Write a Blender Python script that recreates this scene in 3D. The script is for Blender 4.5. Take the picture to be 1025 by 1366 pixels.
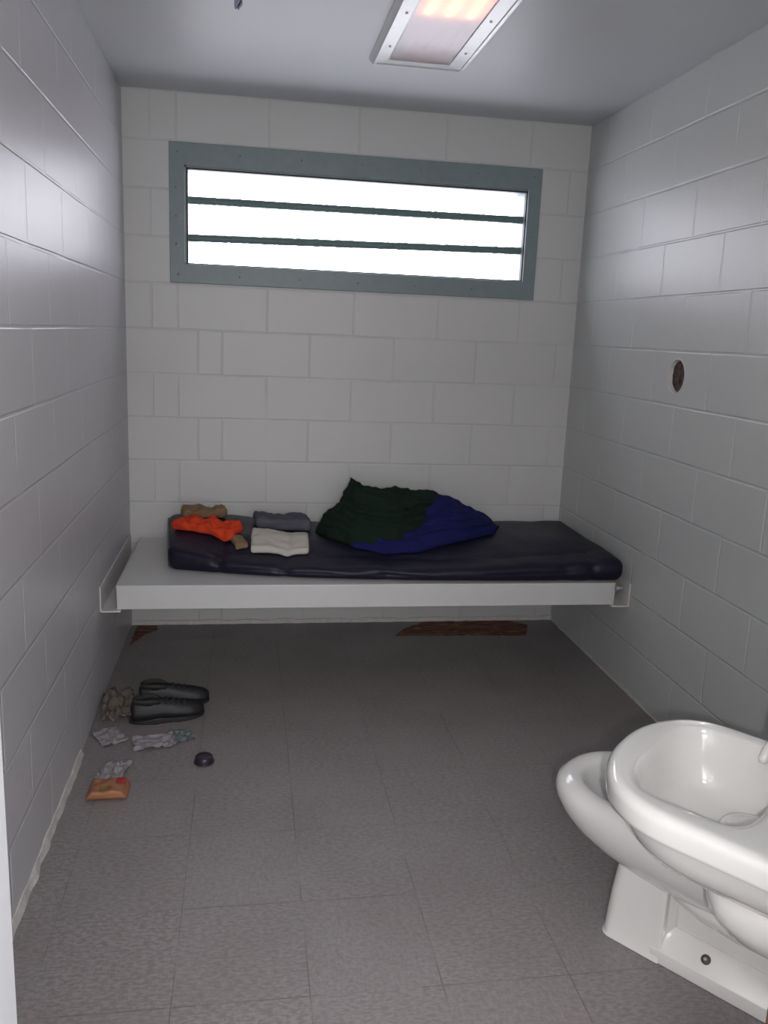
import bpy, bmesh, math, random
from mathutils import Vector, Euler, noise
random.seed(4)
S = bpy.context.scene
for o in list(bpy.data.objects): bpy.data.objects.remove(o)
COL = S.collection
CB = .2032            # block course
W, H = 2.144, 2.4384  # cell width, height
YF = -3.25            # inner face of the front (door) wall

# ---------------- camera ----------------
cd = bpy.data.cameras.new('camera'); cam = bpy.data.objects.new('camera', cd); COL.objects.link(cam)
cam.location = (.5526, -4.0894, 1.4433)
cam.rotation_euler = Euler((1.3631, -.04096, -.15486), 'XYZ')
cd.sensor_fit = 'VERTICAL'; cd.sensor_height = 36; cd.lens = 36 * 1131.2 / 1366
cd.clip_start = .02
S.camera = cam
S.view_settings.view_transform = 'Standard'; S.view_settings.look = 'None'
S.view_settings.gamma = 1; S.view_settings.use_curve_mapping = False
S.view_settings.exposure = 0

# ---------------- light ----------------
wd = bpy.data.worlds.new('daylight'); S.world = wd; wd.use_nodes = True
bg = wd.node_tree.nodes['Background']; bg.inputs[0].default_value = (.93, .96, 1, 1); bg.inputs[1].default_value = 8.0

def area(name, loc, rot, sx, sy, power, color, portal=False):
    l = bpy.data.lights.new(name, 'AREA'); l.shape = 'RECTANGLE'; l.size = sx; l.size_y = sy
    l.energy = power; l.color = color
    if portal: l.cycles.is_portal = True
    o = bpy.data.objects.new(name, l); o.location = loc; o.rotation_euler = rot; COL.objects.link(o); return o
area('window_portal', (1.06, .16, 1.93), (math.radians(-90), 0, 0), 1.6, .44, 1, (1, 1, 1), True)
area('corridor_light', (.75, -4.75, 2.52), (0, 0, 0), 1.2, .5, 40, (1, .97, .96))
area('corridor_fill', (.9, -5.55, 1.45), (math.radians(90), 0, 0), 2.0, 1.9, 34, (.97, .98, 1))  # added soft fill from behind the camera; the corridor has no window
fl = bpy.data.lights.new('camera_flash', 'POINT'); fl.energy = 62; fl.shadow_soft_size = .012; fl.color = (1, .98, .97)
flo = bpy.data.objects.new('camera_flash', fl); COL.objects.link(flo)
flo.location = cam.location + cam.rotation_euler.to_matrix() @ Vector((.055, -.05, 0))

# ---------------- node helpers ----------------
class NT:
    def __init__(s, name):
        s.m = bpy.data.materials.new(name); s.m.use_nodes = True; s.t = s.m.node_tree
        s.b = s.t.nodes['Principled BSDF']; s.out = s.t.nodes['Material Output']
    def n(s, typ, **kw):
        x = s.t.nodes.new(typ)
        for k, v in kw.items(): setattr(x, k, v)
        return x
    def set(s, sock, v):
        if isinstance(v, bpy.types.NodeSocket): s.t.links.new(v, sock)
        else: sock.default_value = v
    def math(s, op, *a, clamp=False):
        x = s.n('ShaderNodeMath', operation=op, use_clamp=clamp)
        for i, v in enumerate(a): s.set(x.inputs[i], v)
        return x.outputs[0]
    def pos(s):
        g = s.n('ShaderNodeNewGeometry'); x = s.n('ShaderNodeSeparateXYZ'); s.t.links.new(g.outputs['Position'], x.inputs[0])
        return g.outputs['Position'], x.outputs[0], x.outputs[1], x.outputs[2]
    def obj(s): return s.n('ShaderNodeTexCoord').outputs['Object']
    def noise(s, vec, scale, detail=3, rough=.5, stretch=None):
        if stretch:
            mp = s.n('ShaderNodeMapping'); s.set(mp.inputs[0], vec); mp.inputs['Scale'].default_value = stretch; vec = mp.outputs[0]
        x = s.n('ShaderNodeTexNoise'); s.set(x.inputs['Vector'], vec)
        x.inputs['Scale'].default_value = scale; x.inputs['Detail'].default_value = detail; x.inputs['Roughness'].default_value = rough
        return x.outputs['Fac']
    def ss(s, v, a, b, lo=0., hi=1.):
        x = s.n('ShaderNodeMapRange', interpolation_type='SMOOTHSTEP'); s.set(x.inputs[0], v)
        for i, q in zip((1, 2, 3, 4), (a, b, lo, hi)): x.inputs[i].default_value = q
        return x.outputs[0]
    def mix(s, f, a, b):
        x = s.n('ShaderNodeMix', data_type='RGBA'); s.set(x.inputs[0], f)
        for i, v in ((6, a), (7, b)): s.set(x.inputs[i], v if isinstance(v, bpy.types.NodeSocket) else (*v, 1))
        return x.outputs[2]
    def bump(s, h, dist=.002, strength=1., prev=None):
        x = s.n('ShaderNodeBump'); x.inputs['Strength'].default_value = strength; x.inputs['Distance'].default_value = dist
        s.set(x.inputs['Height'], h)
        if prev is not None: s.set(x.inputs['Normal'], prev)
        return x.outputs[0]
    def fin(s, color=None, rough=None, normal=None, **kw):
        if color is not None: s.set(s.b.inputs['Base Color'], color if isinstance(color, bpy.types.NodeSocket) else (*color, 1))
        if rough is not None: s.set(s.b.inputs['Roughness'], rough)
        if normal is not None: s.set(s.b.inputs['Normal'], normal)
        for k, v in kw.items(): s.set(s.b.inputs[k], v)
        return s.m

def simple(name, color, rough=.5, vary=.08, nscale=30, bump=0., bscale=80, **kw):
    t = NT(name); v = t.obj()
    nz = t.noise(v, nscale, 4)
    d = tuple(c * (1 - vary) for c in color); l = tuple(min(1, c * (1 + vary)) for c in color)
    nrm = t.bump(t.noise(v, bscale, 3), bump) if bump else None
    return t.fin(t.mix(nz, d, l), rough, nrm, **{k.replace('_', ' '): x for k, x in kw.items()})

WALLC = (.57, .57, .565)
def block_wall(name, axis, off_even, off_odd, sp, cuts=None, col=WALLC, rough=.3, joint_glint=0):
    t = NT(name); P, X, Y, Z = t.pos(); U = X if axis == 'X' else Y
    # hand-laid: joints wander a little
    wob = t.math('MULTIPLY', t.math('SUBTRACT', t.noise(P, 2.2, 2), .5), .006)
    Zc = t.math('ADD', Z, wob); Uc = t.math('ADD', U, wob)
    par = t.math('MODULO', t.math('FLOOR', t.math('DIVIDE', Zc, CB)), 2.)
    off = t.math('ADD', off_even, t.math('MULTIPLY', par, off_odd - off_even))
    fr = t.math('FRACT', t.math('ADD', t.math('DIVIDE', t.math('SUBTRACT', Uc, off), sp), 100.5))
    dv = t.math('MULTIPLY', t.math('ABSOLUTE', t.math('SUBTRACT', fr, .5)), sp)
    fz = t.math('FRACT', t.math('ADD', t.math('DIVIDE', Zc, CB), .5))
    dh = t.math('MULTIPLY', t.math('ABSOLUTE', t.math('SUBTRACT', fz, .5)), CB)
    if cuts:
        ce, co = cuts
        c = t.math('ADD', ce, t.math('MULTIPLY', par, co - ce))
        dv = t.math('MINIMUM', dv, t.math('ABSOLUTE', t.math('SUBTRACT', Uc, c)))
        dv = t.math('ADD', dv, t.math('MULTIPLY', t.math('LESS_THAN', U, .08), 1.))
    d = t.math('MINIMUM', dv, dh)
    mask = t.ss(d, .0022, .0062, 1., 0.)
    gaps = t.ss(t.noise(P, 6, 3), .3, .55)          # paint bridges the joint in places
    mk = t.math('MULTIPLY', mask, t.math('ADD', t.math('MULTIPLY', gaps, .6), .4))
    fine = t.noise(P, 170, 3, .65); mid = t.noise(P, 28, 3)
    h = t.math('ADD', t.math('MULTIPLY', mk, -1.), t.math('ADD', t.math('MULTIPLY', fine, .34), t.math('MULTIPLY', mid, .07)))
    nrm = t.bump(h, .0022, .8)
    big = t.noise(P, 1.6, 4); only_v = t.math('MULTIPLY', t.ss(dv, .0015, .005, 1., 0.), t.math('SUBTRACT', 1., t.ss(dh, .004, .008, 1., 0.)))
    c0 = t.mix(big, tuple(x * .95 for x in col), tuple(x * 1.04 for x in col))
    c1 = t.mix(t.math('MULTIPLY', mk, .22), c0, tuple(x * .8 for x in col))
    if joint_glint: c1 = t.mix(t.math('MULTIPLY', t.math('MULTIPLY', only_v, gaps), joint_glint), c1, (.82, .82, .83))  # flash glints on the upright joints, painted in as a paler colour
    return t.fin(c1, rough, nrm)

M = {}
M['back'] = block_wall('painted_block_back', 'X', .43, .23, .407, cuts=(.32, .115), rough=.42)
M['left'] = block_wall('painted_block_left', 'Y', -.887, -1.09, .428, rough=.36, col=(.50, .49, .515), joint_glint=.6)
M['right'] = block_wall('painted_block_right', 'Y', -.445, -.222, .427, rough=.36, col=(.485, .505, .50), joint_glint=.5)
M['front'] = block_wall('painted_block_front', 'X', .2, .0, .407)

def ceiling_mat():
    t = NT('painted_ceiling'); P, X, Y, Z = t.pos()
    return t.fin(t.mix(t.noise(P, 2, 4), (.50, .515, .53), (.55, .565, .58)), .45,
                 t.bump(t.math('ADD', t.noise(P, 60, 3), t.math('MULTIPLY', t.noise(P, 9, 2), 1.5)), .0005))
M['ceil'] = ceiling_mat()

def floor_mat():
    t = NT('vinyl_floor_tiles'); P, X, Y, Z = t.pos()
    def line(U, off, sp):
        fr = t.math('FRACT', t.math('ADD', t.math('DIVIDE', t.math('SUBTRACT', U, off), sp), 100.5))
        return t.math('MULTIPLY', t.math('ABSOLUTE', t.math('SUBTRACT', fr, .5)), sp)
    dx = line(X, .096, .3015); dy = line(Y, -2.152, .3225)
    seam = t.ss(t.math('MINIMUM', dx, dy), .0006, .0016, 1., 0.)
    seam = t.math('MULTIPLY', seam, t.ss(t.noise(P, 5, 2), .35, .6, .05, .6))
    # marbled flecks; direction turns from tile to tile
    ck = t.math('MODULO', t.math('ADD', t.math('FLOOR', t.math('DIVIDE', t.math('SUBTRACT', X, .096), .3015)),
                                 t.math('FLOOR', t.math('DIVIDE', t.math('SUBTRACT', Y, -2.152), .3225))), 2.)
    a = t.noise(P, 1, 4, .6, (60, 130, 1)); b = t.noise(P, 1, 4, .6, (130, 60, 1))
    f = t.math('ADD', t.math('MULTIPLY', a, t.math('SUBTRACT', 1., t.math('MULTIPLY', ck, .5))), t.math('MULTIPLY', b, t.math('MULTIPLY', ck, .5)))
    c = t.mix(t.ss(f, .32, .68), (.175, .158, .157), (.25, .23, .23))
    fl_ = t.ss(t.noise(P, 1, 3, .6, (120, 260, 1)), .66, .76)
    c = t.mix(t.math('MULTIPLY', fl_, .5), c, (.44, .42, .42))
    dk = t.ss(t.noise(P, 1, 3, .6, (160, 90, 1)), .68, .78)
    c = t.mix(t.math('MULTIPLY', dk, .22), c, (.08, .07, .07))
    big = t.noise(P, 3.0, 4)
    c = t.mix(t.ss(big, .35, .7, 0., .18), c, (.14, .12, .12))
    c = t.mix(seam, c, (.07, .06, .06))
    nrm = t.bump(t.math('ADD', t.math('MULTIPLY', seam, -1.), t.math('MULTIPLY', t.noise(P, 45, 3), .5)), .0008)
    return t.fin(c, t.ss(big, .3, .7, .38, .5), nrm)
M['floor'] = floor_mat()

M['steel_teal'] = simple('teal_grey_steel', (.20, .25, .26), .42, .12, 22, .0006, 40)
M['bar'] = simple('dark_teal_bar', (.12, .18, .18), .5, .2, 60, .002, 45)
M['bunk'] = simple('white_bunk_paint', (.55, .55, .55), .38, .04, 12, .0003, 60)
M['iron'] = simple('painted_angle_iron', (.58, .57, .56), .42, .08, 18, .0004, 60)
M['bolt'] = simple('bolt_steel', (.5, .5, .5), .35, .1, 60, Metallic=.6)
M['jamb'] = simple('door_frame_paint', (.62, .63, .66), .35, .03, 10, .0003, 60)
M['china'] = simple('white_china', (.68, .67, .66), .12, .015, 3, Coat_Weight=.6, Coat_Roughness=.06)
M['chrome'] = simple('chrome', (.75, .75, .75), .12, .03, 30, Metallic=1.)
M['stain'] = simple('rusty_stain', (.07, .055, .04), .7, .5, 90)
M['ink'] = simple('purple_ink', (.10, .085, .17), .6, .3, 90)
M['caulk'] = simple('old_caulk', (.52, .50, .49), .6, .25, 60, .002, 90)
M['brown_edge'] = simple('reddish_brown', (.22, .12, .085), .8, .4, 80, .001, 90)
M['mattress'] = simple('navy_vinyl', (.010, .009, .022), .45, .2, 9, .0025, 22, Specular_IOR_Level=.27)
M['piping'] = simple('grey_green_piping', (.07, .085, .085), .5, .2, 40)
def cloth_mat(name, col, vary=.35):
    t = NT(name); v = t.obj()
    n1 = t.noise(v, 16, 4, .6); wv = t.noise(v, 1, 2, .5, (420, 420, 420))
    c = t.mix(n1, tuple(x * (1 - vary) for x in col), tuple(min(1, x * (1 + vary)) for x in col))
    nb = t.bump(wv, .0012, .6); nb2 = t.bump(t.noise(v, 34, 4), .004, .8, nb)
    return t.fin(c, .95, nb2, **{'Specular IOR Level': .15})
M['green'] = cloth_mat('dark_green_wool', (.009, .021, .014))
M['blue'] = cloth_mat('deep_blue_cloth', (.012, .013, .085))
M['orange'] = cloth_mat('orange_red_cloth', (.60, .055, .02), .2)
M['white_cloth'] = cloth_mat('off_white_towel', (.50, .47, .43), .08)
M['grey_cloth'] = cloth_mat('slate_grey_cloth', (.10, .10, .125), .25)
M['kraft'] = simple('brown_paper', (.20, .125, .065), .8, .2, 30, .003, 40)
M['black'] = simple('black_rubber', (.006, .007, .010), .55, .3, 30, .001, 80)
M['sole'] = simple('dark_sole', (.02, .018, .018), .7, .3, 30, .001, 80)
M['paper'] = simple('crumpled_paper', (.25, .23, .245), .85, .08, 30, .002, 60)
M['brown_dim'] = simple('dull_brown_paper', (.13, .11, .095), .85, .2, 26, .004, 40)
M['teal_dim'] = simple('dull_teal_plastic', (.12, .145, .15), .5, .15, 40)
M['plum'] = simple('dark_plum_plastic', (.020, .014, .026), .4, .2, 40)
M['wrap_orange'] = simple('orange_wrapper', (.30, .125, .06), .5, .3, 14, .002, 60)
M['wrap_red'] = simple('red_label', (.36, .02, .02), .4, .1, 30)
M['wrap_olive'] = simple('olive_label', (.19, .15, .035), .4, .1, 30)
def torn_mat():
    t = NT('torn_brown_backing'); P, X, Y, Z = t.pos()
    a = t.noise(P, 1, 5, .65, (9, 40, 1))
    c = t.mix(t.ss(a, .38, .6), (.07, .026, .014), (.23, .095, .055))
    c = t.mix(t.ss(t.noise(P, 1, 4, .6, (14, 60, 1)), .62, .68), c, (.42, .38, .35))
    return t.fin(c, .8, t.bump(a, .003))
M['torn'] = torn_mat()
def glass_mat():
    t = NT('window_glass'); tr = t.n('ShaderNodeBsdfTransparent'); gl = t.n('ShaderNodeBsdfGlossy'); gl.inputs['Roughness'].default_value = .05
    tr.inputs[0].default_value = (.95, .93, .96, 1)
    mx = t.n('ShaderNodeMixShader'); mx.inputs[0].default_value = .05
    t.t.links.new(tr.outputs[0], mx.inputs[1]); t.t.links.new(gl.outputs[0], mx.inputs[2]); t.t.links.new(mx.outputs[0], t.out.inputs[0]); return t.m
M['glass'] = glass_mat()
def lens_mat():
    t = NT('ribbed_lens'); P, X, Y, Z = t.pos()
    h = t.noise(P, 1, 2, .5, (40, 6, 1)); nb = t.bump(h, .001)
    tr = t.n('ShaderNodeBsdfTransparent'); tr.inputs[0].default_value = (.95, .9, .88, 1)
    tl = t.n('ShaderNodeBsdfTranslucent'); tl.inputs[0].default_value = (.8, .7, .68, 1)
    df = t.n('ShaderNodeBsdfGlossy'); df.inputs['Roughness'].default_value = .18; df.inputs[0].default_value = (.9, .9, .92, 1)
    for x in (tl, df): t.t.links.new(nb, x.inputs['Normal'])
    m1 = t.n('ShaderNodeMixShader'); m1.inputs[0].default_value = .93; t.t.links.new(tr.outputs[0], m1.inputs[1]); t.t.links.new(tl.outputs[0], m1.inputs[2])
    m2 = t.n('ShaderNodeMixShader'); m2.inputs[0].default_value = .16; t.t.links.new(m1.outputs[0], m2.inputs[1]); t.t.links.new(df.outputs[0], m2.inputs[2])
    t.t.links.new(m2.outputs[0], t.out.inputs[0]); return t.m
M['lens'] = lens_mat()
def emit_mat(name, col, st):
    t = NT(name); return t.fin(col, .5, None, **{'Emission Color': (*col, 1), 'Emission Strength': st})
M['tube'] = emit_mat('warm_lamp_tube', (1, .50, .16), 4.5)
M['fixture'] = simple('fixture_enamel', (.62, .63, .64), .22, .04, 20, .001, 12)
M['fixture_in'] = simple('fixture_inside', (.66, .50, .46), .5, .25, 6)

# ---------------- mesh helpers ----------------
def link(name, bm, mat, parent=None, smooth=False, label=None):
    bmesh.ops.recalc_face_normals(bm, faces=bm.faces)
    me = bpy.data.meshes.new(name); bm.to_mesh(me); bm.free()
    if smooth: me.shade_smooth()
    o = bpy.data.objects.new(name, me); COL.objects.link(o); me.materials.append(mat)
    if parent: o.parent = parent
    if label: o['label'] = label
    return o
def tag(o, label, cat, group=None):
    o['label'] = label; o['category'] = cat
    if group: o['group'] = group
    return o
def thing(name, label, cat, loc=(0, 0, 0), group=None):
    o = bpy.data.objects.new(name, None); COL.objects.link(o); o.location = loc; o.empty_display_size = .05
    return tag(o, label, cat, group)
def struct(o): o['kind'] = 'structure'; return o
def box(bm, a, b, bev=0., seg=2):
    r = bmesh.ops.create_cube(bm, size=1)['verts']
    for v in r: v.co = Vector([(a[i] + b[i]) / 2 + v.co[i] * (b[i] - a[i]) for i in range(3)])
    if bev:
        es = list({e for v in r for e in v.link_edges})
        bmesh.ops.bevel(bm, geom=es, offset=bev, segments=seg, profile=.5, affect='EDGES')
    return bm
def B(*boxes, bev=0.):
    bm = bmesh.new()
    for a, b in boxes: box(bm, a, b, bev)
    return bm
def loft(bm, rings, cap0=True, cap1=True, closed=True):
    R = [[bm.verts.new(p) for p in r] for r in rings]; n = len(R[0])
    for a, b in zip(R, R[1:]):
        for i in range(n if closed else n - 1):
            j = (i + 1) % n; bm.faces.new((a[i], a[j], b[j], b[i]))
    if cap0: bm.faces.new(R[0][::-1])
    if cap1: bm.faces.new(R[-1])
    return bm
def tube(bm, pts, r, n=10, caps=True):
    pts = [Vector(p) for p in pts]; rad = r if isinstance(r, (list, tuple)) else [r] * len(pts); rings = []
    up = Vector((0, 0, 1)); prev = None
    for i, p in enumerate(pts):
        d = (pts[min(i + 1, len(pts) - 1)] - pts[max(i - 1, 0)]).normalized()
        if prev is None:
            x = d.cross(up if abs(d.z) < .9 else Vector((1, 0, 0))).normalized()
        else: x = (prev - d * prev.dot(d)).normalized()
        prev = x; y = d.cross(x)
        rings.append([p + (x * math.cos(2 * math.pi * k / n) + y * math.sin(2 * math.pi * k / n)) * rad[i] for k in range(n)])
    return loft(bm, rings, caps, caps)
def cyl(bm, c, ax, r, h, n=24, r2=None):
    c = Vector(c); ax = Vector(ax).normalized(); return tube(bm, [c, c + ax * h], [r, r2 or r], n)
def sring(cx, cy, hx, hy, p, z, N=96, f=None):
    out = []
    for k in range(N):
        a = 2 * math.pi * k / N; c, s = math.cos(a), math.sin(a)
        x = cx + hx * math.copysign(abs(c) ** (2 / p), c); y = cy + hy * math.copysign(abs(s) ** (2 / p), s)
        out.append(Vector((x, y, z)))
    return [f(v) for v in out] if f else out
def rbox(bm, size, r, n, fn):
    """closed rounded box, n=(nx,ny,nz) divisions, every point passed through fn(local point)"""
    hx, hy, hz = [s / 2 for s in size]; key = {}
    def vert(p):
        k = tuple(round(c, 5) for c in p)
        if k not in key:
            P = Vector(p); q = Vector([max(-h + r, min(h - r, c)) for h, c in zip((hx, hy, hz), P)])
            d = P - q
            if d.length > 1e-9: P = q + d.normalized() * r
            key[k] = bm.verts.new(fn(P))
        return key[k]
    def lin(h, m):
        xs = [-h, -h + r * .25, -h + r * .55, -h + r]; inner = [-h + r + (2 * h - 2 * r) * i / m for i in range(1, m)]
        return xs + inner + [-x for x in xs[::-1]]
    L = [lin(h, max(1, m)) for h, m in zip((hx, hy, hz), n)]
    for ax in range(3):
        u, v = [i for i in range(3) if i != ax]
        for sgn in (-1, 1):
            for i in range(len(L[u]) - 1):
                for j in range(len(L[v]) - 1):
                    qs = []
                    for a, b in ((i, j), (i + 1, j), (i + 1, j + 1), (i, j + 1)):
                        p = [0, 0, 0]; p[ax] = sgn * (hx, hy, hz)[ax]; p[u] = L[u][a]; p[v] = L[v][b]; qs.append(vert(p))
                    if len(set(qs)) >= 3: 
                        try: bm.faces.new(list(dict.fromkeys(qs)))
                        except ValueError: pass
    return bm
def N3(x, y=0, z=0): return noise.noise(Vector((x, y, z)))

# ---------------- structure ----------------
struct(link('floor', B(((-.2, -5.6, -.1), (2.4, .25, 0))), M['floor']))
struct(link('ceiling', B(((-.2, YF - .0, H), (2.4, .25, H + .1))), M['ceil']))
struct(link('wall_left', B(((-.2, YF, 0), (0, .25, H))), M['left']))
WX0, WX1, WZ0, WZ1 = .262, 1.858, 1.710, 2.140
struct(link('wall_back', B(((0, 0, 0), (W, .2, WZ0)), ((0, 0, WZ1), (W, .2, H)), ((0, 0, WZ0), (WX0, .2, WZ1)), ((WX1, 0, WZ0), (W, .2, WZ1))), M['back']))
HC, HR = (-1.070, 1.330), .062   # round hole in the right wall
def right_wall():
    bm = bmesh.new()
    def hole_face(x):
        bw = .1; N = 40
        sq = []
        for k in range(N):
            a = 2 * math.pi * k / N; c, s = math.cos(a), math.sin(a); m = max(abs(c), abs(s)); sq.append(bm.verts.new((x, HC[0] + bw * c / m, HC[1] + bw * s / m)))
        ci = [bm.verts.new((x, HC[0] + HR * math.cos(2 * math.pi * k / N), HC[1] + HR * math.sin(2 * math.pi * k / N))) for k in range(N)]
        for k in range(N): bm.faces.new((sq[k], sq[(k + 1) % N], ci[(k + 1) % N], ci[k]))
        for y0, y1, z0, z1 in ((YF, HC[0] - bw, 0, H), (HC[0] + bw, .25, 0, H), (HC[0] - bw, HC[0] + bw, 0, HC[1] - bw), (HC[0] - bw, HC[0] + bw, HC[1] + bw, H)):
            bm.faces.new([bm.verts.new((x, y, z)) for y, z in ((y0, z0), (y1, z0), (y1, z1), (y0, z1))])
        return ci
    ci = hole_face(W)
    c2 = [bm.verts.new((W + .05, v.co.y, v.co.z)) for v in ci]
    for k in range(len(ci)): bm.faces.new((ci[k], ci[(k + 1) % len(ci)], c2[(k + 1) % len(ci)], c2[k]))
    bm.faces.new(c2)
    for f in bm.faces: f.normal_update()
    # back of the wall and its edges
    q = [bm.verts.new(p) for p in ((W + .2, YF, 0), (W + .2, .25, 0), (W + .2, .25, H), (W + .2, YF, H))]
    bm.faces.new(q)
    return bm
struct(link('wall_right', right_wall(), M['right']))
DX0, DX1, DZ = .304, 1.28, 2.12
struct(link('wall_front', B(((-.2, YF - .15, 0), (DX0 - .05, YF, H)), ((DX1 + .05, YF - .15, 0), (2.4, YF, H)), ((DX0 - .05, YF - .15, DZ + .05), (DX1 + .05, YF, H))), M['front']))
dj = B(((DX0 - .05, YF - .17, 0), (DX0, YF + .02, DZ)), ((DX1, YF - .17, 0), (DX1 + .05, YF + .02, DZ)), ((DX0 - .05, YF - .17, DZ), (DX1 + .05, YF + .02, DZ + .05)), bev=.004)
struct(link('door_1', dj, M['jamb']))
# corridor behind the photographer
struct(link('wall_corridor', B(((-.35, -5.6, 0), (-.2, YF - .15, 2.7)), ((2.4, -5.6, 0), (2.55, YF - .15, 2.7)), ((-.35, -5.75, 0), (2.55, -5.6, 2.7)), ((-.2, YF - .15, H), (2.4, YF, 2.7))), M['front']))
struct(link('ceiling', B(((-.35, -5.75, 2.6), (2.55, YF - .15, 2.7))), M['ceil']))
# plumbing chase filling the near right corner, just out of the picture
A = Vector((.6112, -.7915, 0)); Nn = Vector((.7915, .6112, 0))
def L2W(v): return A * v[0] + Nn * v[1] + Vector((0, 0, v[2]))
def chase():
    bm = bmesh.new(); s0 = 3.34
    p = [L2W((s0, -.80, 0)), L2W((s0, (W - A.x * s0) / Nn.x, 0)), Vector((W, YF, 0)), Vector((L2W((s0, -.80, 0)).x, YF, 0))]
    loft(bm, [p, [v + Vector((0, 0, H)) for v in p]]); return bm
struct(link('wall_chase', chase(), M['front']))

# caulk / glue left where the cove base was torn off
def caulk(name, p0, p1, inward, w, h, seed):
    bm = bmesh.new(); p0 = Vector(p0); p1 = Vector(p1); d = p1 - p0; n = int(d.length / .02); inw = Vector(inward); rings = []
    for i in range(n + 1):
        q = p0 + d * i / n; ww = w * (1 + .7 * N3(i * .31, seed)); hh = h * (1 + .6 * N3(i * .23, seed + 5))
        rings.append([q, q + inw * ww, q + inw * ww * .75 + Vector((0, 0, hh * .3)), q + inw * .004 + Vector((0, 0, hh)), q + Vector((0, 0, hh))])
    loft(bm, rings); return struct(link(name, bm, M['caulk']))
caulk('trim_1', (.0, -3.2, 0), (0, -1.32, 0), (1, 0, 0), .012, .022, 1)
caulk('trim_2', (.0, -.01, 0), (W, -.01, 0), (0, -1, 0), .010, .018, 2)
caulk('trim_3', (W, -2.6, 0), (W, -.02, 0), (-1, 0, 0), .006, .009, 3)

# ---------------- window ----------------
win = bpy.data.objects.new('window_1', None); COL.objects.link(win); struct(win); win.location = (1.06, 0, 1.93)
def wchild(name, bm, mat, smooth=False):
    o = link(name, bm, mat, win, smooth); o.matrix_parent_inverse = win.matrix_world.inverted(); o.location = -win.location if False else o.location
    return o
bpy.context.view_layer.update()
ox0, ox1, oz0, oz1 = .199, 1.917, 1.630, 2.231
fr = bmesh.new(); f0, f1 = -.012, .008
box(fr, (ox0, f0, WZ1 - .004), (ox1, f1, oz1), .003); box(fr, (ox0, f0, oz0), (ox1, f1, WZ0 + .004), .003)
box(fr, (ox0, f0, WZ0 + .0), (WX0 + .004, f1, WZ1 - .0), .003); box(fr, (WX1 - .004, f0, WZ0 + .0), (ox1, f1, WZ1 - .0), .003)
# inner stop
for a, b in (((WX0, .0, WZ1 - .012), (WX1, .15, WZ1)), ((WX0, .0, WZ0), (WX1, .15, WZ0 + .006)), ((WX0, 0, WZ0), (WX0 + .010, .15, WZ1)), ((WX1 - .004, 0, WZ0), (WX1, .15, WZ1))): box(fr, a, b)
wchild('window_frame', fr, M['steel_teal'])
def bar(z0, z1):
    bm = bmesh.new(); n = 220; rings = []; m = 10
    for i in range(n + 1):
        t = i / n; x = WX0 + (WX1 - WX0) * t; z = z0 + (z1 - z0) * t; r = .0175 + .0022 * N3(x * 60, z0 * 9)
        rings.append([(x, .06 + r * .8 * math.cos(2 * math.pi * k / m), z + r * math.sin(2 * math.pi * k / m)) for k in range(m)])
    return loft(bm, rings)
M['gasket'] = simple('dark_gasket', (.03, .03, .035), .6)
g0, g1, gw = .003, .03, .007
wchild('gasket', B(((WX0 + .010, g0, WZ0 + .006), (WX0 + .010 + gw, g1, WZ1 - .012)), ((WX0 + .010, g0, WZ1 - .012 - gw), (WX1 - .004, g1, WZ1 - .012)), ((WX0 + .010, g0, WZ0 + .006), (WX1 - .004, g1, WZ0 + .010)), ((WX1 - .009, g0, WZ0 + .006), (WX1 - .004, g1, WZ1 - .012))), M['gasket'])
for z0, z1 in ((1.998, 2.004), (1.834, 1.862)): wchild('window_bar', bar(z0, z1), M['bar'], True)
wchild('pane', B(((WX0 + .005, .118, WZ0 + .004), (WX1 - .003, .124, WZ1 - .008))), M['glass'])
sc_ = []
for x in [.235 + i * .274 for i in range(7)]:
    sc_ += [(x, 2.19), (x, 1.668)]
for z in (1.80, 1.92, 2.04): sc_ += [(.228, z), (1.888, z)]
for x, z in sc_:
    bm = bmesh.new(); cyl(bm, (x, f0 + .001, z), (0, -1, 0), .0055, .0035, 12, .004); wchild('screw', bm, M['steel_teal'], True)

# ---------------- ceiling light ----------------
lt = thing('ceiling_light', 'rectangular ceiling light with pale metal frame and warm glowing lens', 'light', (1.17, -1.25, H))
bpy.context.view_layer.update()
def child(par, name, bm, mat, smooth=False, label=None):
    o = link(name, bm, mat, par, smooth, label); o.matrix_parent_inverse = par.matrix_world.inverted(); return o
def ring_rect(x0, x1, y0, y1, z): return [Vector(p) for p in ((x0, y0, z), (x1, y0, z), (x1, y1, z), (x0, y1, z))]
bm = bmesh.new(); D = .030; yn = -1.95
loft(bm, [ring_rect(.985, 1.346, yn, -.702, H - .0005), ring_rect(.985, 1.346, yn, -.702, H - .008), ring_rect(.995, 1.336, yn + .01, -.720, H - D + .004), ring_rect(.998, 1.333, yn + .013, -.723, H - D),
          ring_rect(1.008, 1.322, yn + .03, -.733, H - D), ring_rect(1.010, 1.320, yn + .03, -.735, H - D + .004), ring_rect(1.043, 1.272, yn + .06, -.790, H - D + .003), ring_rect(1.047, 1.268, yn + .06, -.795, H - D), ring_rect(1.049, 1.266, yn + .06, -.797, H - D + .008)], False, False)
child(lt, 'frame', bm, M['fixture'])
bm = bmesh.new(); loft(bm, [ring_rect(1.01, 1.32, yn + .03, -.73, H - .002), ring_rect(1.04, 1.275, yn + .05, -.78, H - D + .010)], True, False)
child(lt, 'reflector', bm, M['fixture_in'])
child(lt, 'lens', B(((1.0485, yn + .061, H - D + .003), (1.2665, -.7965, H - D + .006))), M['lens'])
for x in (1.09, 1.157, 1.225):
    bm = bmesh.new(); tube(bm, [(x, -1.86, H - .013), (x, -1.26, H - .013)], .009, 12); child(lt, 'lamp_tube', bm, M['tube'], True)
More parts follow.
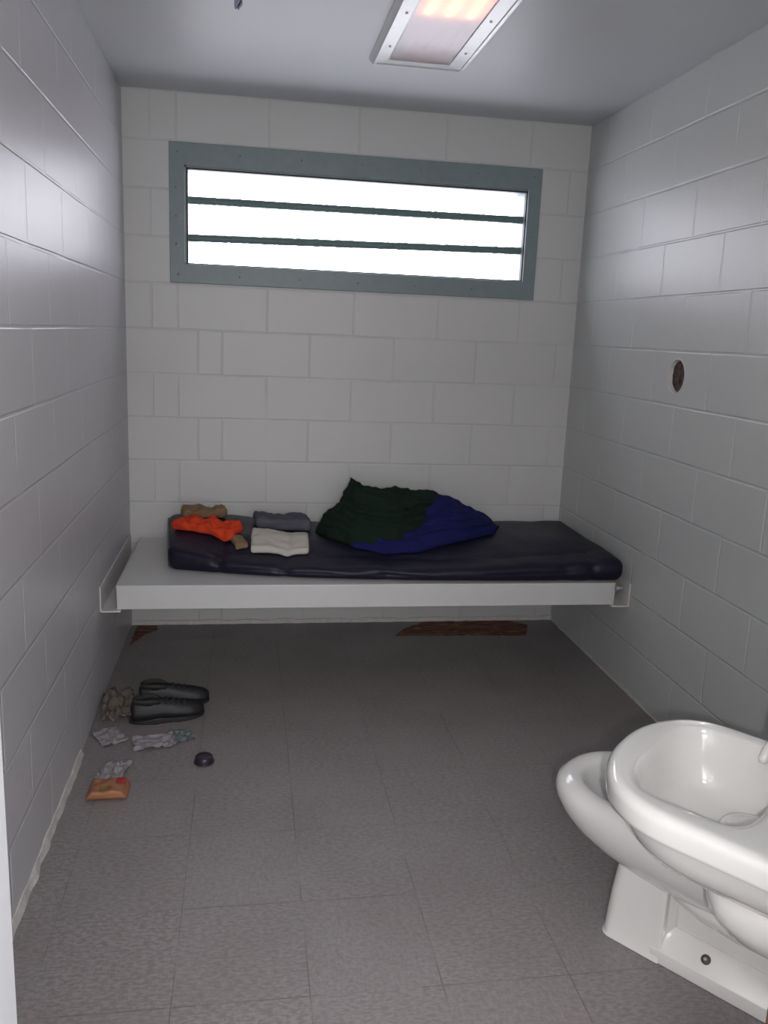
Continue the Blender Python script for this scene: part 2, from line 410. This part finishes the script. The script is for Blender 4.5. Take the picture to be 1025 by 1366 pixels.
for y in (-.93, -1.25):
    for sx in (1.027, 1.296):
        bm = bmesh.new(); cyl(bm, (sx, y, H - D + .0035), (0, 0, -1), .0045, .004, 10); child(lt, 'screw', bm, M['fixture'])

# ink smudge on the ceiling
bm = bmesh.new()
for k, (dx, dy, L, w) in enumerate(((0, -.01, .16, .011), (.010, .03, .09, .006))):
    rings = []
    for i in range(12):
        t = i / 11; x = .507 + dx + .005 * math.sin(t * 4 + k); y = -1.13 + dy - L / 2 + L * t; ww = w * math.sin(math.pi * (t * .9 + .05)) * (1 + .4 * N3(i, k))
        rings.append([(x - ww, y, H - .0002), (x + ww, y, H - .0002), (x + ww, y, H - .0012), (x - ww, y, H - .0012)])
    loft(bm, rings)
tag(link('ink_smudge', bm, M['ink']), 'small purple ink smudge on the ceiling left of the light', 'mark')

# ---------------- hole in the wall ----------------
hb = thing('round_wall_hole', 'round open hole in the right wall with a rusty brown inside', 'wall hole', (W, HC[0], HC[1]))
bpy.context.view_layer.update()
bm = bmesh.new(); N = 48; prof = [(W - .002, .066), (W - .002, .063), (W + .006, .0605), (W + .046, .060)]
loft(bm, [[(x, HC[0] + r * math.cos(2 * math.pi * k / N), HC[1] + r * math.sin(2 * math.pi * k / N)) for k in range(N)] for x, r in [(W + .0002, .067)] + prof], False, False)
child(hb, 'sleeve', bm, M['iron'], True)
bm = bmesh.new(); rings = []
for i in range(8):
    r = .0606 * (1 - i / 7.5)
    rings.append([(W + .016 + .003 * N3(k * .35, i * .7), HC[0] + r * math.cos(2 * math.pi * k / N), HC[1] + r * math.sin(2 * math.pi * k / N)) for k in range(N)])
loft(bm, rings, False, True)
t = NT('rusted_box'); v = t.obj(); nz = t.noise(v, 45, 5, .7)
M['rustbox'] = t.fin(t.mix(t.ss(nz, .35, .62), (.022, .014, .014), (.13, .08, .065)), .85, t.bump(nz, .006))
child(hb, 'rusty_back', bm, M['rustbox'], True)
bm = bmesh.new(); box(bm, (W + .010, HC[0] - .006, HC[1] - .04), (W + .024, HC[0] + .010, HC[1] + .035), .002); child(hb, 'bracket', bm, M['rustbox'])

# ---------------- bunk ----------------
ZT = .460
bk = thing('wall_bunk', 'white steel bunk shelf spanning between the side walls under the window', 'bunk', (1.07, -.48, ZT - .095))
bpy.context.view_layer.update()
def platform():
    bm = bmesh.new(); X0, X1, Y0, Y1 = .058, 2.084, -.870, -.095
    box(bm, (X0, Y0, ZT - .006), (X1, Y1, ZT), .0025)
    box(bm, (X0, Y0, ZT - .093), (X1, Y0 + .006, ZT - .003), .002); box(bm, (X0, Y1 - .006, ZT - .093), (X1, Y1, ZT - .003))
    box(bm, (X0, Y0, ZT - .093), (X0 + .006, Y1, ZT - .003), .002); box(bm, (X1 - .006, Y0, ZT - .093), (X1, Y1, ZT - .003), .002)
    box(bm, (X0, Y0, ZT - .095), (X1, Y0 + .03, ZT - .089), .002)
    for x in (.6, 1.07, 1.55): box(bm, (x, Y0 + .01, ZT - .06), (x + .05, Y1 - .01, ZT - .006))
    return bm
child(bk, 'platform', platform(), M['bunk'])
def angle(sgn, xw):
    bm = bmesh.new(); t_ = .007
    def b(a, c): box(bm, (min(xw + sgn * a[0], xw + sgn * c[0]), a[1], a[2]), (max(xw + sgn * a[0], xw + sgn * c[0]), c[1], c[2]), .0015)
    b((0.0008, -.885, ZT - .102), (t_, -.03, ZT + .0)); b((0.0008, -.885, ZT - .102), (.078, -.03, ZT - .0955)); return bm
child(bk, 'angle_bracket', angle(1, 0), M['iron']); child(bk, 'angle_bracket', angle(-1, W), M['iron'])
for y in (-.852, -.45, -.15):
    for xa, sg in ((2.086, 1),):
        bm = bmesh.new(); cyl(bm, (xa, y, ZT - .028), (sg, 0, 0), .0115, .014, 6); cyl(bm, (xa, y, ZT - .028), (sg, 0, 0), .016, .004, 20); cyl(bm, (xa, y, ZT - .028), (sg, 0, 0), .007, .034, 14)
        child(bk, 'bolt', bm, M['bolt'])
# rusty gap stain beside right end
bm = bmesh.new(); box(bm, (2.0845, -.86, ZT - .09), (2.0855, -.60, ZT - .05)); child(bk, 'rust_streak', bm, M['brown_edge'], label='brown rust on the bunk end')

# ---------------- mattress ----------------
def interp(tab, x):
    if x <= tab[0][0]: return tab[0][1]
    for (a, b), (c, d) in zip(tab, tab[1:]):
        if x <= c:
            t = (x - a) / (c - a); return b + (d - b) * t
    return tab[-1][1]
def mat_fn(P):
    LX, LY, LZ = 1.92, .73, .098
    u = P.x / LX + .5; v = P.y / LY + .5; w = P.z / LZ + .5      # 0..1
    x = .205 + u * 1.915
    yf = -.865 + .205 * (1 - u) ** 3; yb = -.115
    y = yf + (yb - yf) * v
    # left end slants: front corner pulled in
    x += (.03 * (1 - v) - .02 * v) * max(0, 1 - u * 4)
    th = .098 + .030 * math.exp(-((u - .10) / .16) ** 2) * (.5 + .5 * v) - .012 * math.exp(-((u - .45) / .3) ** 2)
    tf = interp([(.2, .105), (.3, .088), (.45, .056), (.7, .046), (1.2, .056), (1.8, .074), (2.08, .096)], x); q = min(1, v / .42); q = q * q * (3 - 2 * q)
    z = ZT + .0015 + w * (tf + (th - tf) * q)
    top = max(0, w - .25) / .75
    edge = 1 - min(1, abs(v - .5) * 2) ** 4
    z += top * (.008 * edge)
    z += top * (.010 * N3(x * 2.6, y * 3.1, 1) + .005 * N3(x * 9, y * 5, 4))
    # creases on the front roll
    for cx, dp, wd in ((.44, .016, .018), (.70, .013, .022), (1.12, .004, .03), (1.98, .010, .02), (1.86, .006, .03)):
        g = math.exp(-((x - cx - .10 * (v) ) / wd) ** 2) * max(0, 1 - v * 2.2)
        z -= top * dp * g; y += .010 * g * (1 - abs(w - .5))
    # long sag lines
    z -= top * .006 * math.exp(-((y + .70 - .05 * math.sin(x * 3)) / .02) ** 2) * (1 if .4 < x < 2.0 else .3)
    if w > .1: y += .004 * N3(x * 7, w * 3, 9) * (1 - v)
    return Vector((x, y, z))
mt = thing('mattress', 'thin dark navy vinyl mattress lying on the white bunk', 'mattress', (1.15, -.48, ZT))
bpy.context.view_layer.update()
bm = rbox(bmesh.new(), (1.92, .73, .098), .036, (150, 44, 5), mat_fn); child(mt, 'cover', bm, M['mattress'], True)
for w_ in (.13, .86):
    bm = bmesh.new(); pts = []
    for i in range(40):
        v_ = i / 39; pts.append(mat_fn(Vector((-.96 + .006, -.365 + .036 + (.73 - .072) * v_, -.049 + .098 * w_))) + Vector((-.001, 0, 0)))
    tube(bm, pts, .0042, 8); child(mt, 'piping', bm, M['piping'], True)

def mat_top(x, y):
    u = (x - .205) / 1.915; yf = -.865 + .205 * (1 - u) ** 3
    v = (y - yf) / (-.115 - yf); v = max(.06, min(.94, v))
    return mat_fn(Vector(((u - .5) * 1.92, (v - .5) * .73, .049))).z

# ---------------- blankets ----------------
def heap(name, tabH, tabF, tabB, mat, label, seed, amp=.012, layers=0, lift=0., nx=170, nv=150, crest=.5, cat='blanket'):
    """heap of cloth: height, front edge and back edge follow x; folds are real relief"""
    X0, X1 = tabH[0][0], tabH[-1][0]; rings = []
    for i in range(nx + 1):
        t = i / nx; x = X0 + (X1 - X0) * t; e = min(1, min(t, 1 - t) * 14) ** .5
        hz = interp(tabH, x); f = interp(tabF, x); b = interp(tabB, x); mid = (f + b) / 2; f = mid + (f - mid) * max(e, .15); b = mid + (b - mid) * max(e, .15)
        ring = []
        for k in range(nv):
            a = k / nv
            if a < .82:                      # over the top, front to back
                s = a / .82; y = f + (b - f) * s
                c = crest; q = s / c if s < c else (1 - s) / (1 - c)
                pr = (1 - (1 - min(1, q)) ** 2.3) ** .62
                base = mat_top(x, y) + .001 + lift
                hh = max(.012, (hz - base)) * e
                rg = lambda q_: 1 - abs(q_) * 2.6
                w1 = N3(x * 3 + seed, y * 3, 2) * .05
                fold = amp * (1.0 * rg(N3(x * 5.5 + w1 * 30, y * 3.2 + seed)) + .75 * rg(N3(x * 3.5 + seed, y * 13, 4)) + .35 * rg(N3(x * 17, y * 21, seed)) - 1.2)
                z = base + hh * pr + fold * min(1, q * 2.2) * e
                fr_ = (1 - min(1, q)) ** .7
                if layers:
                    zz = hh * pr
                    y -= (.018 * rg(N3(zz * 15 * layers / 2, x * 1.8 + seed, seed + 1)) + .010 * math.sin(zz * 2 * math.pi / .030 + x * 9 + 3 * N3(x * 4, seed))) * (1 if s < c else -1) * min(1, q * 5) * (.35 + .65 * fr_) * e
                xx = x + .018 * N3(z * 14, y * 6, seed + 7) * e
                z = max(z, base + .004)
                ring.append(Vector((xx, y, z)))
            else:
                s = (a - .82) / .18; y = b + (f - b) * s; ring.append(Vector((x, y, mat_top(x, y) + .0008 + lift)))
        rings.append(ring)
    bm = bmesh.new(); loft(bm, rings)
    return tag(link(name, bm, mat, None, True), label, cat)
heap('blanket', [(.93, .585), (1.00, .60), (1.10, .61), (1.25, .66), (1.36, .705), (1.42, .727), (1.47, .718), (1.60, .652), (1.685, .612), (1.73, .585)],
     [(.93, -.56), (1.00, -.64), (1.1, -.695), (1.25, -.69), (1.30, -.665), (1.49, -.585), (1.66, -.47), (1.73, -.36)], [(.93, -.35), (1.00, -.30), (1.3, -.16), (1.6, -.17), (1.73, -.26)], M['blue'],
     'deep blue folded blanket partly covered by the green one on the mattress', 2.0, .014, 3)
heap('blanket', [(.855, .612), (.89, .645), (.914, .662), (.946, .690), (.985, .742), (1.012, .815), (1.035, .800), (1.06, .782), (1.11, .776), (1.25, .752), (1.37, .745), (1.43, .728), (1.475, .69)],
     [(.855, -.46), (.90, -.53), (.99, -.62), (1.075, -.66), (1.19, -.675), (1.25, -.64), (1.36, -.55), (1.475, -.38)], [(.855, -.34), (.95, -.24), (1.1, -.17), (1.3, -.18), (1.475, -.22)], M['green'],
     'dark green wool blanket heaped to a point in the middle of the mattress', 5.0, .016, 3, .0, crest=.62)

# small things at the left end of the mattress
def pillowy(name, c, size, rz, mat, label, cat, seed, amp=.01, r=None, lift=.002):
    cx, cy = c; ca, sa = math.cos(rz), math.sin(rz)
    def fn(P):
        x = cx + P.x * ca - P.y * sa; y = cy + P.x * sa + P.y * ca
        w = P.z / size[2] + .5; x += amp * .8 * N3(P.y * 22, P.z * 30, seed); y += amp * .8 * N3(P.x * 18, P.z * 30, seed + 2)
        z = mat_top(x, y) + lift + P.z + size[2] / 2 + w * amp * (1.4 * N3(P.x * 17, P.y * 21, seed) + .7 * N3(P.x * 45, P.y * 40, seed + 1))
        return Vector((x, y, z))
    bm = rbox(bmesh.new(), size, r or size[2] * .42, (26, 18, 3), fn)
    o = link(name, bm, mat, None, True); return tag(o, label, cat)
pillowy('crumpled_cloth', (.385, -.475), (.29, .12, .040), -.46, M['orange'], 'crumpled orange red cloth at the left end of the mattress', 'cloth', 3, .020)
pillowy('paper_bag', (.36, -.24), (.20, .10, .045), .1, M['kraft'], 'brown paper bag lying behind the orange cloth', 'bag', 7, .012)
pillowy('paper_scrap', (.52, -.60), (.055, .08, .02), .3, M['kraft'], 'small tan paper piece between the orange cloth and white towel', 'paper', 9, .006)
pillowy('folded_towel', (.690, -.595), (.24, .17, .030), -.03, M['white_cloth'], 'off white folded towel at the front edge of the mattress', 'towel', 11, .005)
pillowy('folded_cloth', (.71, -.33), (.25, .17, .050), .05, M['grey_cloth'], 'slate grey folded cloth behind the off white towel', 'cloth', 13, .008)

# ---------------- torn flooring ----------------
def torn(name, pts, label, seed):
    n = len(pts); out = []
    for i in range(n):
        a = Vector(pts[i]); b = Vector(pts[(i + 1) % n])
        for k in range(14):
            q = a + (b - a) * k / 14; j = .010; out.append((q.x + j * N3(i * 3 + k * .9, seed), q.y + j * N3(k * .9, i * 3, seed + 2)))
    bm = bmesh.new(); cx = sum(p[0] for p in out) / len(out); cy = sum(p[1] for p in out) / len(out)
    r0 = [(x, y, .0004) for x, y in out]; r1 = [(x, y, .0022) for x, y in out]; r2 = [(cx + (x - cx) * .94, cy + (y - cy) * .90, .0028 + .0012 * N3(x * 40, y * 40)) for x, y in out]
    loft(bm, [r0, r1, r2]); return tag(link(name, bm, M['torn'], None), label, 'damaged floor')
torn('torn_flooring', [(1.27, -.225), (1.33, -.13), (1.45, -.028), (1.90, -.028), (1.985, -.10), (1.93, -.25), (1.6, -.235)], 'torn brown flooring patch along the back wall under the bunk', 1)
torn('torn_flooring', [(.026, -.30), (.026, -.03), (.12, -.03), (.13, -.09), (.07, -.17)], 'small torn brown flooring patch in the back left corner', 4)

# ---------------- things on the floor at the left ----------------
def shoe(loc, rz, label, flip=1):
    t = thing('shoe', label, 'shoe', loc, 'black shoes by the left wall')
    t.rotation_euler = (0, 0, rz)
    prof = [(-.128, .030, .055), (-.115, .036, .066), (-.07, .038, .070), (-.02, .036, .066), (.03, .043, .055), (.08, .047, .046), (.115, .040, .036), (.135, .024, .024)]
    bm = bmesh.new(); rings = []
    for x, w_, h in prof:
        rings.append([Vector((x, w_ * math.cos(a) * (1 if math.sin(a) < .1 else .88), .020 + (h if math.sin(a) > 0 else .001) * max(0, math.sin(a)) ** .8)) for a in [2 * math.pi * k / 24 for k in range(24)]])
    loft(bm, rings); o = link('upper', bm, M['black'], t, True)
    bm = bmesh.new(); rings = []
    N_ = 40
    def ol(s, z):
        out = []
        for k in range(N_):
            a = 2 * math.pi * k / N_; x = .137 * math.cos(a); w_ = .044 * (1 + .10 * math.cos(a)) * (.86 if abs(x) < .03 else 1); out.append(Vector((x * s, w_ * math.sin(a) * s, z)))
        return out
    loft(bm, [ol(.97, .0006), ol(1, .004), ol(1, .018), ol(.96, .022)]); link('sole', bm, M['sole'], t, True)
    bm = bmesh.new(); rings = []
    for z, s in ((.078, 1.0), (.094, .96), (.094, .82), (.06, .78)):
        rings.append([Vector((-.068 + .056 * s * math.cos(2 * math.pi * k / 28), .032 * s * math.sin(2 * math.pi * k / 28), z - .05 * max(0, math.cos(2 * math.pi * k / 28)) ** 2 * (0 if z < .07 else .3))) for k in range(28)])
    loft(bm, rings); link('collar', bm, M['sole'], t, True)
    for i in range(4):
        bm = bmesh.new(); x = -.005 + i * .022; tube(bm, [(x, -.026, .072 - i * .004), (x + .004, 0, .088 - i * .006), (x, .026, .072 - i * .004)], .0028, 6); link('lace', bm, M['sole'], t, True)
    return t
shoe((.275, -.93, 0), .10, 'black low shoe nearer the bunk, toe pointing right')
shoe((.262, -1.062, 0), .22, 'black low shoe in front of the other shoe, toe pointing right')

def crumple(name, c, size, rz, mat, label, cat, seed, amp=.012, thick=.004, par=None, nn=22, base=.001):
    """sheet of paper or film, creased, with thickness"""
    bm = bmesh.new(); ca, sa = math.cos(rz), math.sin(rz); top = []; bot = []
    for i in range(nn + 1):
        rt, rb = [], []
        for j in range(nn + 1):
            u = i / nn - .5; v = j / nn - .5
            k = N3(u * 5 + seed, v * 5, seed) ; k2 = abs(N3(u * 9, v * 9 + seed, seed * 2))
            x = c[0] + (u * size[0] + .008 * N3(v * 6, seed)) * ca - (v * size[1]) * sa; y = c[1] + (u * size[0]) * sa + (v * size[1] + .008 * N3(u * 6, seed + 1)) * ca
            z = base + max(0, amp * (k + .35)) + amp * .9 * k2
            rt.append(bm.verts.new((x, y, z + thick))); rb.append(bm.verts.new((x, y, z)))
        top.append(rt); bot.append(rb)
    for i in range(nn):
        for j in range(nn):
            bm.faces.new((top[i][j], top[i + 1][j], top[i + 1][j + 1], top[i][j + 1])); bm.faces.new((bot[i][j], bot[i][j + 1], bot[i + 1][j + 1], bot[i + 1][j]))
    for i in range(nn):
        for a, b in ((0, 0), (nn, nn)):
            bm.faces.new((top[i][a], top[i + 1][a], bot[i + 1][a], bot[i][a])); bm.faces.new((top[a][i], top[a][i + 1], bot[a][i + 1], bot[a][i]))
    o = link(name, bm, mat, par, True)
    return o if par else tag(o, label, cat)
crumple('paper_bag', (.070, -.96), (.11, .24), .1, M['brown_dim'], 'dull brown flattened paper bag left of the black shoes', 'bag', 2, .030)
crumple('crumpled_paper', (.235, -1.255), (.14, .10), .2, M['paper'], 'pale crumpled paper in front of the black shoes', 'paper', 3, .012, .002)
crumple('crumpled_paper', (.125, -1.455), (.085, .13), -.2, M['paper'], 'pale crumpled paper beside the orange snack wrapper', 'paper', 6, .014, .002)
crumple('crumpled_paper', (.075, -1.20), (.09, .13), .5, M['paper'], 'pale crumpled paper close to the left wall', 'paper', 8, .010, .002)
crumple('plastic_wrapper', (.325, -1.215), (.075, .085), .4, M['teal_dim'], 'small dull teal plastic wrapper right of the pale paper', 'wrapper', 5, .010, .002)
t = thing('bottle_cap', 'small dark plum plastic cap alone on the floor tiles', 'cap', (.415, -1.405, 0))
bm = bmesh.new(); loft(bm, [sring(0, 0, r, r, 2, z, 36) for r, z in ((.030, .0006), (.031, .004), (.029, .022), (.026, .025), (.012, .026))]); link('shell', bm, M['plum'], t, True)
bm = bmesh.new(); loft(bm, [sring(0, 0, r, r, 2, z, 36) for r, z in ((.0315, .002), (.034, .003), (.034, .006), (.031, .007))]); link('rim', bm, M['plum'], t, True)
t = thing('snack_wrapper', 'orange snack wrapper with red and olive patches near the left wall', 'wrapper', (.13, -1.575, 0))
bm = bmesh.new()
def wf(P):
    z = .002 + P.z + .014 + .008 * N3(P.x * 30, P.y * 30, 3) * (P.z > 0); k = 1 - .8 * max(0, abs(P.x) - .045) / .02
    return Vector((P.x, P.y, .002 + (z - .002) * max(.15, min(1, k))))
rbox(bm, (.125, .10, .026), .011, (26, 20, 2), wf); link('packet', bm, M['wrap_orange'], t, True)
def patch(x0, x1, y0, y1, mat, name):
    bm = bmesh.new(); g = 8; tp = [[bm.verts.new((x0 + (x1 - x0) * i / g, y0 + (y1 - y0) * j / g, wf(Vector((x0 + (x1 - x0) * i / g, y0 + (y1 - y0) * j / g, .013))).z + .0008)) for j in range(g + 1)] for i in range(g + 1)]
    for i in range(g):
        for j in range(g): bm.faces.new((tp[i][j], tp[i + 1][j], tp[i + 1][j + 1], tp[i][j + 1]))
    r = bmesh.ops.extrude_face_region(bm, geom=list(bm.faces)); 
    for v in r['geom']:
        if isinstance(v, bmesh.types.BMVert): v.co.z += .0006
    link(name, bm, mat, t, True)
patch(.022, .050, .004, .036, M['wrap_red'], 'red_label'); patch(-.022, .008, -.038, -.010, M['wrap_olive'], 'olive_label')

# ---------------- sink and toilet unit ----------------
cu = thing('sink_toilet_unit', 'white china washbasin joined to a toilet bowl in the near right corner', 'toilet', L2W((3.0, -.35, 0)))
bpy.context.view_layer.update()
def SR(s0, s1, n0, n1, p, z, N=120): return sring((s0 + s1) / 2, (n0 + n1) / 2, (s1 - s0) / 2, (n1 - n0) / 2, p, z, N, L2W)
def SF(s0, a, pf, s1, n0, n1, pb, z, N=144, skew=.12):
    """plan outline: bowed front of depth a and exponent pf, squarer back of exponent pb"""
    out = []; cn = (n0 + n1) / 2; hn = (n1 - n0) / 2; sc = s0 + a; b = s1 - sc
    for k in range(N):
        t_ = 2 * math.pi * (k + .5) / N; c, q = math.cos(t_), math.sin(t_)
        p = pf if c < 0 else pb; h = a if c < 0 else b
        s_ = sc + h * math.copysign(abs(c) ** (2 / p), c); n_ = cn + hn * math.copysign(abs(q) ** (2 / p), q)
        out.append(L2W((s_ - skew * (n_ + .47) * (1 if c < 0 else max(0, 1 - (s_ - sc) / b)), n_, z)))
    return out
ZR = .62
def basin():
    bm = bmesh.new(); R = []
    # inside, from the floor of the basin up
    O = lambda e, z, pb=5.5: SF(2.873 + e, .115 - e * .3, 2.8, 3.140 - e, -.640 + e, -.271 - e, pb, z)
    R += [O(.115, ZR - .150, 2.5), O(.085, ZR - .149, 3), O(.060, ZR - .144, 3.2), O(.040, ZR - .132, 3.6), O(.027, ZR - .110, 4), O(.018, ZR - .075, 4.5), O(.011, ZR - .04), O(.006, ZR - .02), O(.002, ZR - .012), O(0, ZR - .008), O(-.0025, ZR - .005)]
    E_ = lambda e, z, s1=3.335, pb=9, a=.20: SF(2.813 + e, a - e * .5, 2.3, s1, -.705 + e, -.238 - e, pb, z)
    R += [O(-.014, ZR - .0025), SF(2.842, .16, 2.45, 3.175, -.676, -.252, 5.5, ZR - .001), SF(2.832, .18, 2.4, 3.20, -.686, -.246, 6, ZR), E_(.011, ZR - .002, 3.32), E_(.005, ZR - .006), E_(.001, ZR - .013), E_(0, ZR - .022), E_(.001, ZR - .046),
          E_(.003, ZR - .054), E_(.008, ZR - .057), E_(.018, ZR - .0575), E_(.026, ZR - .060), E_(.030, ZR - .070), E_(.036, ZR - .090), E_(.050, ZR - .118), E_(.072, ZR - .145), E_(.105, ZR - .165, 3.33), E_(.150, ZR - .178, 3.32)]
    loft(bm, R); return bm
bs = child(cu, 'washbasin', basin(), M['china'], True)
bpy.context.view_layer.update()
def sub(par, name, bm, mat, smooth=True, label=None):
    bpy.context.view_layer.update(); o = link(name, bm, mat, par, smooth, label); o.matrix_parent_inverse = par.matrix_world.inverted(); return o
bm = bmesh.new(); c = (3.078, -.415)
loft(bm, [sring(c[0], c[1], r, r * 1.1, 2, z, 64, L2W) for r, z in ((.056, ZR - .15), (.056, ZR - .127), (.054, ZR - .121), (.050, ZR - .117), (.038, ZR - .114), (.018, ZR - .1125), (.004, ZR - .112))]); sub(bs, 'drain_boss', bm, M['china'])
# lower body under the basin
bm = bmesh.new()
loft(bm, [SR(3.045, 3.335, -.60, -.19, 3.2, ZR - .157), SR(3.035, 3.335, -.61, -.185, 3.2, ZR - .18), SR(3.040, 3.335, -.605, -.19, 3.1, ZR - .22), SR(3.06, 3.335, -.585, -.20, 2.9, ZR - .255),
          SR(3.09, 3.33, -.55, -.22, 2.6, ZR - .28), SR(3.14, 3.32, -.49, -.25, 2.4, ZR - .292)])
child(cu, 'lower_body', bm, M['china'], True)
# faucet on the far rear corner of the deck
bm = bmesh.new()
loft(bm, [sring(3.068, -.258, r, r, 2, z, 32, L2W) for r, z in ((.020, ZR - .004), (.020, ZR + .004), (.017, ZR + .008), (.017, ZR + .060), (.014, ZR + .070), (.004, ZR + .073))])
fc = child(cu, 'faucet', bm, M['china'], True)
bm = bmesh.new(); tube(bm, [L2W((3.068, -.262, ZR + .020)), L2W((3.066, -.285, ZR + .016)), L2W((3.062, -.308, ZR + .004)), L2W((3.059, -.322, ZR - .012)), L2W((3.059, -.324, ZR - .018))], [.013, .013, .012, .010, .006], 14); sub(fc, 'spout', bm, M['china'])
# toilet bowl
ZB = .38
def bowl():
    bm = bmesh.new(); R = []; c = -.208
    def T(s0, s1, h, p, z): return SR(s0, s1, c - h, c + h, p, z)
    R += [T(2.78, 2.88, .04, 2, ZB - .20), T(2.72, 2.93, .075, 2.1, ZB - .17), T(2.67, 2.98, .10, 2.2, ZB - .12), T(2.635, 3.01, .118, 2.3, ZB - .05), T(2.618, 3.025, .128, 2.35, ZB - .016), T(2.612, 3.03, .132, 2.35, ZB - .006),
          T(2.607, 3.035, .136, 2.35, ZB - .002), T(2.600, 3.04, .140, 2.35, ZB), T(2.580, 3.055, .153, 2.4, ZB), T(2.566, 3.07, .162, 2.4, ZB - .004), T(2.552, 3.085, .172, 2.45, ZB - .014),
          T(2.546, 3.09, .177, 2.45, ZB - .030), T(2.548, 3.09, .176, 2.45, ZB - .050), T(2.560, 3.09, .168, 2.4, ZB - .080), T(2.585, 3.09, .155, 2.4, ZB - .110),
          T(2.625, 3.09, .136, 2.4, ZB - .140), T(2.68, 3.09, .115, 2.4, ZB - .165), T(2.74, 3.09, .095, 2.4, ZB - .185), T(2.80, 3.05, .07, 2.4, ZB - .20)]
    loft(bm, R); return bm
tb = child(cu, 'toilet_bowl', bowl(), M['china'], True)
# pedestal
def pedestal():
    bm = bmesh.new(); n0, n1 = -.298, -.118; c = (n0 + n1) / 2
    R = []
    for z, ds, e in ((0.0008, -.004, .003), (.006, 0, .0), (.05, .003, -.002), (.12, .009, -.004), (.20, .020, -.006), (.235, .028, -.012)):
        R.append(SF(2.720 + ds, .045, 2.8, 2.885, n0 - e, n1 + e, 60, z, 80, 0))
    loft(bm, R)
    # foot: a plinth with a sloping shoulder running back
    def sec(s, a, zt, zi, ni): return [L2W(q) for q in ((s, n0 + .001 - a, 0.0008), (s, n0 - a, zt), (s, ni, zi), (s, n1 - (ni - n0), zi), (s, n1 + a, zt), (s, n1 + a, 0.0008))]
    loft(bm, [sec(2.86, 0, .035, .085, -.255), sec(2.90, 0, .035, .085, -.255), sec(3.134, 0, .035, .085, -.255)])
    # core wall of the niche
    box_pts = lambda s: [L2W(q) for q in ((s, -.250, .05), (s, -.250, .24), (s, n1 - .045, .24), (s, n1 - .045, .05))]
    loft(bm, [box_pts(2.84), box_pts(3.134)])
    # fillet between niche back and front block
    loft(bm, [[L2W(q) for q in ((2.868, n0 + .004, z), (2.90, -.252, z), (2.868, -.245, z))] for z in (.05, .24)])
    return bm
pd = child(cu, 'pedestal', pedestal(), M['china'])
bv = pd.modifiers.new('bevel', 'BEVEL'); bv.width = .004; bv.segments = 3; bv.limit_method = 'ANGLE'; bv.angle_limit = math.radians(35)
for f in pd.data.polygons: f.use_smooth = True
bm = bmesh.new(); tube(bm, [L2W(q) for q in ((2.87, -.245, .215), (2.91, -.262, .196), (2.97, -.266, .180), (3.05, -.266, .172), (3.13, -.266, .172))], [.030, .032, .033, .033, .033], 24)
sub(pd, 'trapway', bm, M['china'])
bm = bmesh.new(); Cb = L2W((2.985, -.276, .0605)); nrm_ = (L2W((0, -.05, .043))).normalized()
tube(bm, [Cb - nrm_ * .002, Cb + nrm_ * .002], [.013, .010], 20); bh = sub(pd, 'bolt_stain', bm, M['stain'], True, 'dark rusty floor bolt')
bm = bmesh.new(); tube(bm, [Cb, Cb + nrm_ * .008], .004, 10); sub(bh, 'bolt', bm, M['bolt'], True)
bm = bmesh.new(); loft(bm, [[L2W(q) for q in ((s, -.2985, .0004), (s, -.2985, .25), (s, -.11, .25), (s, -.11, .0004))] for s in (3.1345, 3.14)]); sub(pd, 'brown_back_edge', bm, M['brown_edge'], False, 'brown edge at the back of the pedestal')  # thin brown plate across the back end of the pedestal
